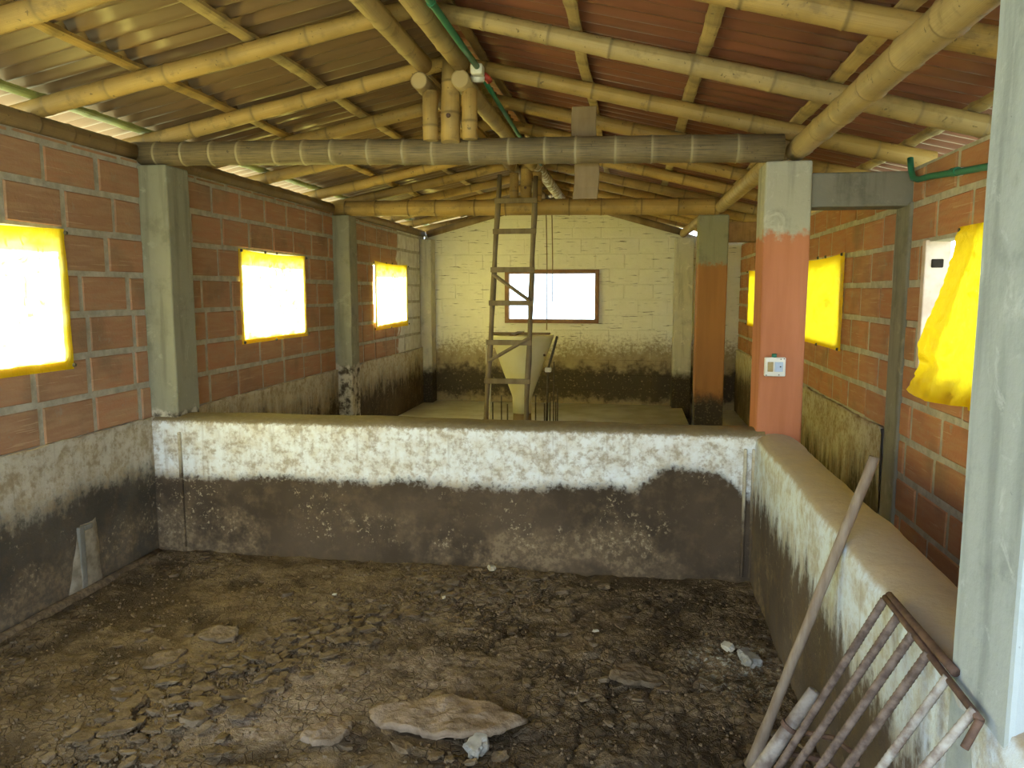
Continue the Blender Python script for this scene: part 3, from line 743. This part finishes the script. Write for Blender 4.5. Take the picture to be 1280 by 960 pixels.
bamboo('tie_beam', (-3.12, 7.9, 2.585), (.83, 7.9, 2.54), .08, .082, M_bam, 'thick golden bamboo tie beam behind the ladder', 'tie beam', 'bamboo tie beams', pitch=.35, seg=24)
for y, zb, nm in ((4.565, 2.59, 'front'), (7.83, 2.61, 'rear')):
    gk = 'short posts on the %s tie beam' % nm
    bw = 'weathered grey tie beam' if nm == 'front' else 'golden tie beam'
    a = bamboo('king_post', (-1.187, y - .03, zb), (-1.187, y - .03, zb + .28), .045, .045, M_bam, 'short bamboo post on the %s, outer one on the window side' % bw, 'post', gk, pitch=.17)
    b = bamboo('king_post', (-1.07, y - .02, zb - .012), (-1.07, y + .03, zb + .46), .057, .055, M_bam, 'taller middle bamboo post with a bolt hole on the %s' % bw, 'post', gk, pitch=.2)
    c = bamboo('king_post', (-.952, y - .03, zb), (-.952, y - .03, zb + .28), .045, .045, M_bam, 'short bamboo post on the %s, outer one on the aisle side' % bw, 'post', gk, pitch=.16)
    m = MB(); m.tube([(-1.07, y - .07, zb + .13), (-1.07, y - .082, zb + .13)], [.014, .012], 10); child(m, 'bolt', M_rust, b)

# plates on the left wall and the poles on the right pillars
gp = 'bamboo wall plates on the left wall'
bamboo('wall_plate', (-3.14, -.7, 2.585), (-3.14, 4.6, 2.585), .052, .052, M_bam_dusty, 'dusty bamboo pole lying on the left wall over the near pen', 'wall plate', gp)
bamboo('wall_plate', (-3.14, 4.66, 2.585), (-3.14, 7.86, 2.58), .05, .055, M_bam_dusty, 'dusty bamboo pole lying on the left wall between the tie beams', 'wall plate', gp, pitch=.2)
bamboo('wall_plate', (-3.14, 7.95, 2.585), (-3.14, 11.5, 2.585), .048, .048, M_bam_dusty, 'dusty bamboo pole lying on the left wall of the far bay', 'wall plate', gp)
gq = 'bamboo poles along the aisle pillars'
bamboo('bamboo_purlin', (.91, -.7, 2.508), (.915, 4.72, 2.508), .064, .06, M_bam_pale, 'thick bamboo pole overhead ending on the orange pillar', 'purlin', gq, pitch=.42)
bamboo('bamboo_purlin', (.855, 4.76, 2.52), (.84, 7.84, 2.53), .056, .056, M_bam_pale, 'pale bamboo pole running from the orange pillar to the ochre pillar', 'purlin', gq, pitch=.12)
bamboo('bamboo_purlin', (.80, 7.95, 2.53), (.70, 11.3, 2.53), .05, .05, M_bam_pale, 'pale bamboo pole from the ochre pillar to the end wall', 'purlin', gq, pitch=.14)
# sloping bearers along the top of the end wall
for (a, b, l) in (((-3.05, 11.38, 2.57), (-1.7, 11.38, 2.93), 'dark sloping timber on the end wall beside the left corner'), ((.72, 11.38, 2.55), (-.6, 11.38, 2.93), 'dark sloping timber on the end wall above the whitewashed pillar')):
    mb = MB(); mb.tube([a, b], .05, 10); tag(mb.build('wall_bearer', M_wood_old, loc=a, smooth=True), l, 'timber', 'sloping timbers on the end wall')

# upright plank behind the front tie beam
mb = MB(); rows = []
def plank(pts, w_, th, name, mat, label):
    mb = MB()
    for i, (x, y, z) in enumerate(pts):
        mb.v += [(x - w_ / 2, y, z), (x + w_ / 2, y, z), (x + w_ / 2, y + th, z), (x - w_ / 2, y + th, z)]
    for i in range(len(pts) - 1):
        for k in range(4): k2 = (k + 1) % 4; mb.f.append((i * 4 + k, i * 4 + k2, i * 4 + 4 + k2, i * 4 + 4 + k))
    mb.f += [(3, 2, 1, 0), tuple((len(pts) - 1) * 4 + k for k in range(4))]
    o = mb.build(name, mat, loc=pts[0], bevel=.004); return tag(o, label, 'plank')
plank([(-.292 + .012 * math.sin(i * .7), 4.735 + .01 * math.sin(i), 2.262 + .54 * i / 8) for i in range(9)], .148, .03, 'wooden_plank', M_wood_old, 'rough upright wooden plank behind the front tie beam')

# ------------------------------------------------------------------ ladder
lad = empty('ladder', (-1.25, 7.25, .05), 'narrow wooden ladder leaning on the golden tie beam', 'ladder')
def lp(side, z):   # rails lean towards the beam
    t = (z - .4) / (2.834 - .4); y = 7.36 + (7.70 - 7.36) * t
    a = (-1.405, -1.318); b = (-1.003, -.957)
    s_ = a if side < 0 else b
    return (s_[0] + (s_[1] - s_[0]) * t, y, z)
for sd_, zt in ((-1, 2.86), (1, 2.84)):
    mb = MB(); mb.tube([Vector(lp(sd_, z)) + Vector((.008 * fbm(z * 2, sd_, 0, 2), 0, 0)) for z in [.05 + (zt - .05) * i / 14 for i in range(15)]], [.026 + .004 * math.sin(i * 1.7) for i in range(15)], 10)
    child(mb, 'rail', M_wood_lad, lad, smooth=True)
for z in (2.60, 2.30, 1.925, 1.60, 1.215, .84, .44, .12):
    a, b = Vector(lp(-1, z)), Vector(lp(1, z)); mb = MB(); mb.box((a.x - .03, a.y - .05, z - .025), (b.x + .03, a.y - .022, z + .025)); child(mb, 'rung', M_wood_lad, lad, bevel=.004)
for (sa, za, sb, zb_) in ((-1, 1.88, 1, 1.62), (-1, 1.03, 1, 1.26)):
    a, b = Vector(lp(sa, za)), Vector(lp(sb, zb_)); a.y -= .055; b.y -= .055; mb = MB(); mb.tube([a, b], .02, 6); child(mb, 'brace', M_wood_lad, lad)

# ------------------------------------------------------------------ feed hopper
fx, fy = -1.19, 8.42
hop = empty('feed_hopper', (fx, fy, .05), 'cream funnel shaped feed hopper behind the ladder', 'feeder')
mb = MB(); mb.lathe([(.343, 1.243), (.352, 1.235), (.35, 1.215), (.335, 1.18), (.222, .86), (.115, .57), (.108, .54), (.106, .37), (.098, .37), (.1, .54), (.21, .86), (.325, 1.18), (.338, 1.235), (.343, 1.243)], (fx, fy), 40); child(mb, 'funnel', M_feeder, hop, smooth=True)
mb = MB(); mb.tube([(fx, fy, .05), (fx, fy, .37)], [.12, .1], 20); child(mb, 'outlet_block', M_wood_old, hop, smooth=True)
mb = MB(); mb.lathe([(.0, .06), (.36, .06), (.4, .10), (.42, .2), (.44, .2), (.42, .07), (.38, .05), (0, .05)], (fx, fy), 32); child(mb, 'feed_dish', M_rust, hop, smooth=True)
mb = MB(); mb.box((fx - .33, fy - .06, 1.243), (fx + .31, fy + .03, 1.265)); child(mb, 'lid_board', M_wood_old, hop, bevel=.004)
mb = MB(); mb.box((fx - .1, fy - .30, 1.243), (fx - .02, fy + .30, 1.262)); child(mb, 'lid_board', M_wood_old, hop, bevel=.004)
m = MB(); m.tube([(fx + .265, fy - .168, 1.03), (fx + .268, fy - .175, 1.03)], .014, 10); child(m, 'bolt', M_rust, hop)
for k in range(12):
    a = 2 * math.pi * (k + .5) / 12; x, y = fx + .40 * math.cos(a), fy + .40 * math.sin(a)
    m = MB(); m.tube([(x, y, .12), (x, y, .52 + .12 * (k % 3 == 0))], .008, 6); child(m, 'divider_rod', M_rod, hop)
m = MB(); m.tube([(fx + .285, fy - .1, .12), (fx + .30, fy - .1, .88), (fx + .35, fy - .09, 1.06), (fx + .395, fy - .08, 1.23)], .013, 8); child(m, 'support_rod', M_rod, hop, smooth=True)
m = MB(); m.tube([(fx + .36, fy - .08, .12), (fx + .36, fy - .08, .95)], .007, 6); child(m, 'support_rod', M_rod, hop)
m = MB(); m.box((fx + .265, fy - .13, .84), (fx + .335, fy - .07, .89)); child(m, 'clamp', M_tape, hop, bevel=.01)
m = MB(); m.tube([(fx - .36, fy - .25, 1.2), (fx - .345, fy - .3, .95), (fx - .30, fy - .32, .75), (fx - .31, fy - .32, .5), (fx - .31, fy - .32, .12)], .009, 6); child(m, 'hose', M_rod_w, hop, smooth=True)

for x, l in ((-.905, 'thin brown cord hanging from the rear tie beam, nearer the ladder'), (-.845, 'thin brown cord hanging from the rear tie beam, farther from the ladder')):
    mb = MB(); mb.tube([(x, 8.1, 2.72), (x, 8.2, 2.46), (x + .004, 8.25, 2.0), (x - .003, 8.32, 1.3 if x < -.88 else 1.6)], .0055, 6); tag(mb.build('hanging_cord', M_cord, loc=(x, 8.1, 2.46)), l, 'cord', 'cords above the hopper')

# ------------------------------------------------------------------ electrical things
con = empty('electrical_conduit', (-.9, .95, 2.96), 'green electrical conduit strapped along the ridge pole', 'conduit')
mb = MB(); mb.tube([(-.895, .95, 2.965), (-.895, 2.5, 2.962), (-.89, 4.0, 2.965), (-.885, 4.47, 2.965)], .017, 12); child(mb, 'pipe', M_conduit, con, smooth=True)
mb = MB(); mb.tube([(-.885, 4.55, 2.95), (-.89, 5.4, 2.93), (-.893, 6.1, 2.92), (-.893, 7.6, 2.93)], .014, 12); child(mb, 'pipe', M_conduit, con, smooth=True)
mb = MB(); mb.box((-.925, 4.42, 2.925), (-.855, 4.50, 2.985)); child(mb, 'junction_box', M_tape, con, bevel=.012)
mb = MB(); mb.tube([(-.93, 4.52, 2.93), (-.90, 4.50, 2.92), (-.868, 4.52, 2.925)], .022, 8); child(mb, 'white_tape', M_tape, con, smooth=True)
mb = MB(); mb.tube([(-.865, 4.53, 2.945), (-.842, 4.58, 2.925)], .02, 8); child(mb, 'red_tape', M_red, con, smooth=True)
for y in (3.45, 2.4): m = MB(); m.tube([(-.893, y - .012, 2.964), (-.893, y + .012, 2.964)], .021, 12); child(m, 'coupling', M_conduit, con)
con = empty('electrical_conduit', (1.5, 3.6, 2.2), 'green conduit bent along the top of the right brick wall', 'conduit')
mb = MB(); mb.tube([(1.49, 4.60, 2.43), (1.49, 4.575, 2.36), (1.488, 4.53, 2.315), (1.488, 4.45, 2.295), (1.49, 4.3, 2.29), (1.49, 3.9, 2.255), (1.49, 3.2, 2.2), (1.49, 2.2, 2.17)], .016, 12); child(mb, 'pipe', M_conduit, con, smooth=True)
for y in (3.98,): m = MB(); m.tube([(1.49, y - .03, 2.262), (1.49, y + .03, 2.267)], .021, 12); child(m, 'coupling', M_conduit, con)
m = MB(); m.box((1.5, 3.965, 2.245), (1.521, 3.985, 2.282)); child(m, 'clip', M_white, con)

out = empty('electrical_outlet', (.818, 4.598, 1.22), 'white outlet and switch plate on the orange pillar', 'outlet')
m = MB(); m.box((.762, 4.572, 1.222), (.878, 4.602, 1.332)); child(m, 'cover_plate', M_white, out, bevel=.006)
s_ = None
m = MB(); m.box((.778, 4.565, 1.250), (.808, 4.573, 1.306)); so = child(m, 'socket', M_socket, out, bevel=.002)
for z in (1.264, 1.29):
    m = MB(); m.tube([(.793, 4.566, z), (.793, 4.562, z)], .010, 14); c_ = child(m, 'socket_face', M_socket, so) if False else m.build('socket_face', M_dark if False else M_socket, parent=so); c_.data.transform(Matrix.Translation(-Vector(out.location)))
m = MB(); m.box((.817, 4.564, 1.250), (.862, 4.573, 1.306)); sw = child(m, 'switch', M_switch, out, bevel=.002)
m = MB(); m.box((.844, 4.562, 1.276), (.851, 4.5645, 1.283)); c_ = m.build('indicator', M_dark, parent=sw); c_.data.transform(Matrix.Translation(-Vector(out.location)))
for x, z in ((.868, 1.325), (.772, 1.229), (.85, 1.322), (.842, 1.232)):
    m = MB(); m.tube([(x, 4.573, z), (x, 4.570, z)], .0035, 8); child(m, 'screw', M_rust, out)
m = MB(); m.tube([(.815, 4.59, 1.33), (.815, 4.59, 1.352)], .014, 12); child(m, 'conduit_stub', M_conduit, out, smooth=True)

# ------------------------------------------------------------------ pole and rebar grate by the aisle wall
P0, P1 = Vector((.455, 2.70, .0)), Vector((.795, 2.626, 1.165))
n = 24; mb = MB()
mb.tube([P0 + (P1 - P0) * (i / n) + Vector((.004 * fbm(i * .3, 1, 1, 2), .004 * fbm(i * .3, 5, 1, 2), 0)) for i in range(n + 1)], [.024 if i < 1 else .021 if i < 4 else .0185 - .0015 * i / n for i in range(n + 1)], 12)
tag(mb.build('wooden_pole', M_stick, loc=tuple(P0), smooth=True), 'long muddy wooden pole leaning on the aisle wall', 'pole')
mb = MB()
gt = empty('rebar_grate', (.5, 1.86, 0), 'rusty welded rebar grate leaning on the aisle wall', 'grate')
def rebar(a, b, r_, name, mat, par, ribs=True):
    a, b = Vector(a), Vector(b); L = (b - a).length; n = int(L / .0042) if ribs else 8
    pts = [a + (b - a) * (i / n) for i in range(n + 1)]
    m = MB(); m.tube(pts, [r_ * (1.1 if ribs and i % 3 == 0 else 1) for i in range(n + 1)], 9); return child(m, name, mat, par, smooth=True)
tops = [2.151, 2.042, 1.936, 1.834, 1.721, 1.586]; ztp = [.868, .845, .842, .838, .835, .852]
lows = [(.453, .383), (.468, .431), (.501, .496), (.538, .565), (.581, .643), (.614, .734)]
for k, (y, z, (lx, lz)) in enumerate(zip(tops, ztp, lows)):
    d = Vector((.69 - lx, 0, z - lz)); d /= d.z
    b = Vector((.69, y, z)) - d * (z - .02)
    b.x = max(b.x, .1)
    rebar((.697, y, .866), b, (.0108 if k < 4 else .0098), 'bar', M_rebar if k < 4 else M_rebar_w, gt)
rebar((.700, 2.155, .872), (.698, 1.56, .858), .0085, 'top_bar', M_rust, gt, False)
rebar((.698, 1.562, .858), (.67, 1.555, .80), .0085, 'hook', M_rust, gt, False)
rebar((.24, 2.18, .075), (.45, 1.56, .10), .010, 'bottom_bar', M_rust, gt, False)
# pipe strapped beside the first bar
m = MB(); m.tube([(.541, 2.205, .56), (.404, 2.205, .315), (.24, 2.205, .03)], [.019, .023, .023], 14); pp = child(m, 'pipe', M_pipe, gt, smooth=True)
m = MB(); m.tube([(.480, 2.205, .452), (.473, 2.205, .440)], .026, 14); child(m, 'strap', M_rust, gt)
for z0_, y_ in ((.47, 2.10), (.40, 2.02)):
    m = MB(); m.tube([(.36 + z0_ * .3, 2.19, z0_ - .03), (.46 + z0_ * .25, 2.12, z0_), (.50 + z0_ * .25, 2.05, z0_ - .005), (.47 + z0_ * .28, 1.99, z0_ + .01)], .008, 6); child(m, 'bracket', M_rust, gt)
rebar((.712, 2.16, .876), (.712, 1.72, .878), .011, 'fixing_rod', M_rust, gt, False)

# ------------------------------------------------------------------ mud lumps
def lump(name, rx, ry, rz, seed, sub=2, rough=.35):
    me = bpy.data.meshes.new(name)
    import bmesh
    bm = bmesh.new(); bmesh.ops.create_icosphere(bm, subdivisions=sub, radius=1)
    for v in bm.verts:
        p = v.co.normalized(); k = 1 + rough * fbm(p.x * 1.3 + seed, p.y * 1.3, p.z * 1.3, 3) + .12 * fbm(p.x * 4, p.y * 4 + seed, p.z * 4, 2)
        q = [math.copysign(abs(c) ** .8, c) for c in p]
        v.co = Vector((q[0] * rx * k, q[1] * ry * k, max(-.6, min(.62, q[2] * k)) / .62 * rz))
    bm.to_mesh(me); bm.free(); return me
lumps = []
for i in range(12):
    me = lump('mud_clod', 1, random.uniform(.5, .85), random.uniform(.14, .32), i * 3.7, 2); me.materials.append(M_clod); lumps.append(me)
placed = []
def place(me, name, x, y, s, label, cat, group=None, zoff=0., rz=None, tilt=.18):
    o = bpy.data.objects.new(name, me); col.objects.link(o)
    o.location = (x, y, mud_h(x, y, False) + zoff); o.scale = (s, s, s)
    o.rotation_euler = (random.uniform(-tilt, tilt), random.uniform(-tilt, tilt), random.uniform(0, 6.28) if rz is None else rz)
    return tag(o, label, cat, group)
gc = 'lumps of dried mud on the pen floor'; lc = 'brown lump of dried mud on the near pen floor'
cand = []
for _ in range(9000):
    x, y = random.uniform(-3.0, .7), random.uniform(2.15, 4.5)
    b = band(x, y); d = math.exp(-(b / .2) ** 2) * 1.0
    d = max(d, .55 * math.exp(-((x + .85) / .5) ** 2 - ((y - 4.2) / .28) ** 2), .22 * math.exp(-((x + .05) / .35) ** 2 - ((y - 3.25) / .22) ** 2), .22 * math.exp(-((x + .8) / .5) ** 2 - ((y - 2.55) / .2) ** 2), .25 * math.exp(-((x - .62) / .12) ** 2 - ((y - 3.1) / .4) ** 2), .035)
    if random.random() < d: cand.append((x, y, d))
k = 0
for x, y, d in cand:
    near = math.exp(-((x + 1.75) / .3) ** 2 - ((y - 2.75) / .4) ** 2)
    s = random.choice((.016, .02, .024, .03, .036)) * random.uniform(.8, 1.3) + near * random.choice((0, .012, .03)) * random.random()
    if s < .024 or any((x - a) ** 2 + (y - b) ** 2 < (s + c) ** 2 * .75 for a, b, c in placed): continue
    placed.append((x, y, s)); place(random.choice(lumps), 'mud_clod', x, y, s, lc, 'mud lump', gc, .004); k += 1
    if k >= 230: break
plates = []
for i in range(5):
    me = lump('mud_clod', 1, random.uniform(.55, .8), random.uniform(.10, .16), 200 + i * 5.3, 3, .55); me.materials.append(M_clod); plates.append(me)
spots = 0
while spots < 46:
    t = random.random(); x = -1.80 + .55 * t * t + random.gauss(0, .12); y = 2.42 + 1.35 * t + random.gauss(0, .05); s = random.uniform(.03, .062) * (1.15 - .4 * t)
    if any((x - a) ** 2 + (y - b) ** 2 < ((s + c) * .72) ** 2 for a, b, c in placed if c > .03): continue
    spots += 1; placed.append((x, y, s)); place(random.choice(plates), 'mud_plate', x, y, s, 'flat plate of broken mud crust in the crumbled band', 'mud plate', 'broken mud crust plates', .014, tilt=.22)
# big crust slab in the foreground and the stones beside it
def slab(name, cx, cy, rx, ry, th, mat, label, tilt, rz, seed, cat='mud slab', lift=.03):
    me = bpy.data.meshes.new(name); N = 72; v = []; f = []; rg = random.Random(seed); kn = [rg.uniform(.74, 1.14) for _ in range(17)]; fj = [rg.uniform(-.035, .035) for _ in range(N)]
    rings = [(0, 1), (.1, 1), (.2, 1), (.3, 1), (.4, 1), (.48, 1), (.56, 1), (.64, 1), (.72, 1), (.8, 1), (.87, 1), (.93, .95), (1., .6), (1.0, .0), (.9, -.5)]
    for q, (rr, zz) in enumerate(rings):
        for i in range(N):
            a = 2 * math.pi * i / N; q_ = i / N * 17; i0 = int(q_); k = kn[i0 % 17] + (kn[(i0 + 1) % 17] - kn[i0 % 17]) * (q_ - i0); k = 1 + (k + fj[i] - 1) * rr ** 2
            x, y = math.cos(a) * rx * k * rr, math.sin(a) * ry * k * rr
            v.append((x, y, th * zz + .014 * fbm(x * 8 + seed + .37, y * 8 + .21, 2.3, 5)))
    for q in range(len(rings) - 1):
        for i in range(N): j = (i + 1) % N; f.append((q * N + i, q * N + j, (q + 1) * N + j, (q + 1) * N + i))
    f.append(tuple((len(rings) - 1) * N + i for i in reversed(range(N))))
    me.from_pydata(v, [], f); me.materials.append(mat); me.polygons.foreach_set('use_smooth', [True] * len(me.polygons)); me.update()
    o = bpy.data.objects.new(name, me); col.objects.link(o); o.location = (cx, cy, mud_h(cx, cy, False) + lift); o.rotation_euler = (tilt[0], tilt[1], rz)
    return tag(o, label, cat)
slab('mud_slab', -.70, 2.80, .29, .13, .024, M_slab, 'large pale slab of mud crust lifted in the foreground', (.10, -.03), .06, 4.2)
slab('mud_slab', -1.12, 2.62, .10, .06, .018, M_slab, 'flat crust piece beside the large foreground slab', (.02, .02), .5, 1.3, lift=.012)
slab('mud_slab', -1.98, 3.36, .10, .06, .016, M_clod, 'dark lifted crust piece below the plaster corner', (.25, .1), .3, 7.7, lift=.012)
slab('mud_slab', -2.12, 3.12, .095, .055, .014, M_clod, 'dark ragged crust piece in the yellow lit corner', (.2, -.1), .9, 2.9, lift=.008)
slab('mud_slab', .05, 3.28, .14, .08, .018, M_clod, 'broken crust piece on the open floor towards the aisle wall', (.1, .1), .2, 5.5, lift=.012)
me = lump('stone', 1, .8, .55, 91., 3, .5); me.materials.append(M_stone)
place(me, 'stone', -.55, 2.66, .045, 'grey white stone in front of the large crust slab', 'stone', zoff=.02)
place(me, 'stone', .56, 3.50, .05, 'pale grey stone by the foot of the aisle wall', 'stone', zoff=.015)
me = lump('stone', 1, .7, .35, 55.); me.materials.append(M_palewht)
place(me, 'stone', .48, 3.62, .035, 'small white chip near the foot of the aisle wall', 'stone', zoff=.008)
place(me, 'stone', -.82, 4.47, .035, 'pale pebble at the foot of the partition', 'stone', zoff=.02)
for x, y, l in ((-1.0, 3.98, 'tiny white chip on the mud below the partition'), (-1.62, 3.95, 'tiny white chip on the mud towards the left corner'), (-.15, 3.72, 'tiny white chip alone on the bare middle of the floor')):
    place(me, 'lime_chip', x, y, .016, l, 'chip', zoff=.008)
# crumbs too small to count
mb = MB(); base = []
for i in range(5):
    pts = [Vector((math.cos(a) * random.uniform(.6, 1), math.sin(a) * random.uniform(.5, 1), 0)) for a in (0, 1.3, 2.5, 3.8, 5.)]
    base.append(pts)
cnt = 0
while cnt < 6000:
    x, y = random.uniform(-3.05, .7), random.uniform(2.0, 4.52)
    d = max(math.exp(-(band(x, y) / .3) ** 2), .5 * math.exp(-((x + .75) / .6) ** 2 - ((y - 4.15) / .35) ** 2), .14)
    if random.random() > d: continue
    cnt += 1
    s = random.uniform(.004, .012); pts = random.choice(base); a = random.uniform(0, 6.28); z = mud_h(x, y, False) - .002
    b = len(mb.v); rot = Matrix.Rotation(a, 3, 'Z'); h = s * random.uniform(.5, .9)
    for p in pts: q = rot @ p * s; mb.v.append((x + q.x, y + q.y, z))
    for p in pts: q = rot @ p * s * .7; mb.v.append((x + q.x, y + q.y, z + h + random.uniform(-.3, .3) * h))
    for i in range(5): j = (i + 1) % 5; mb.f.append((b + i, b + j, b + 5 + j, b + 5 + i))
    mb.f.append(tuple(b + 5 + i for i in range(5)))
tag(mb.build('mud_crumbs', M_clod), 'small crumbs of dried mud scattered over the pen floor', 'crumbs', kind='stuff')
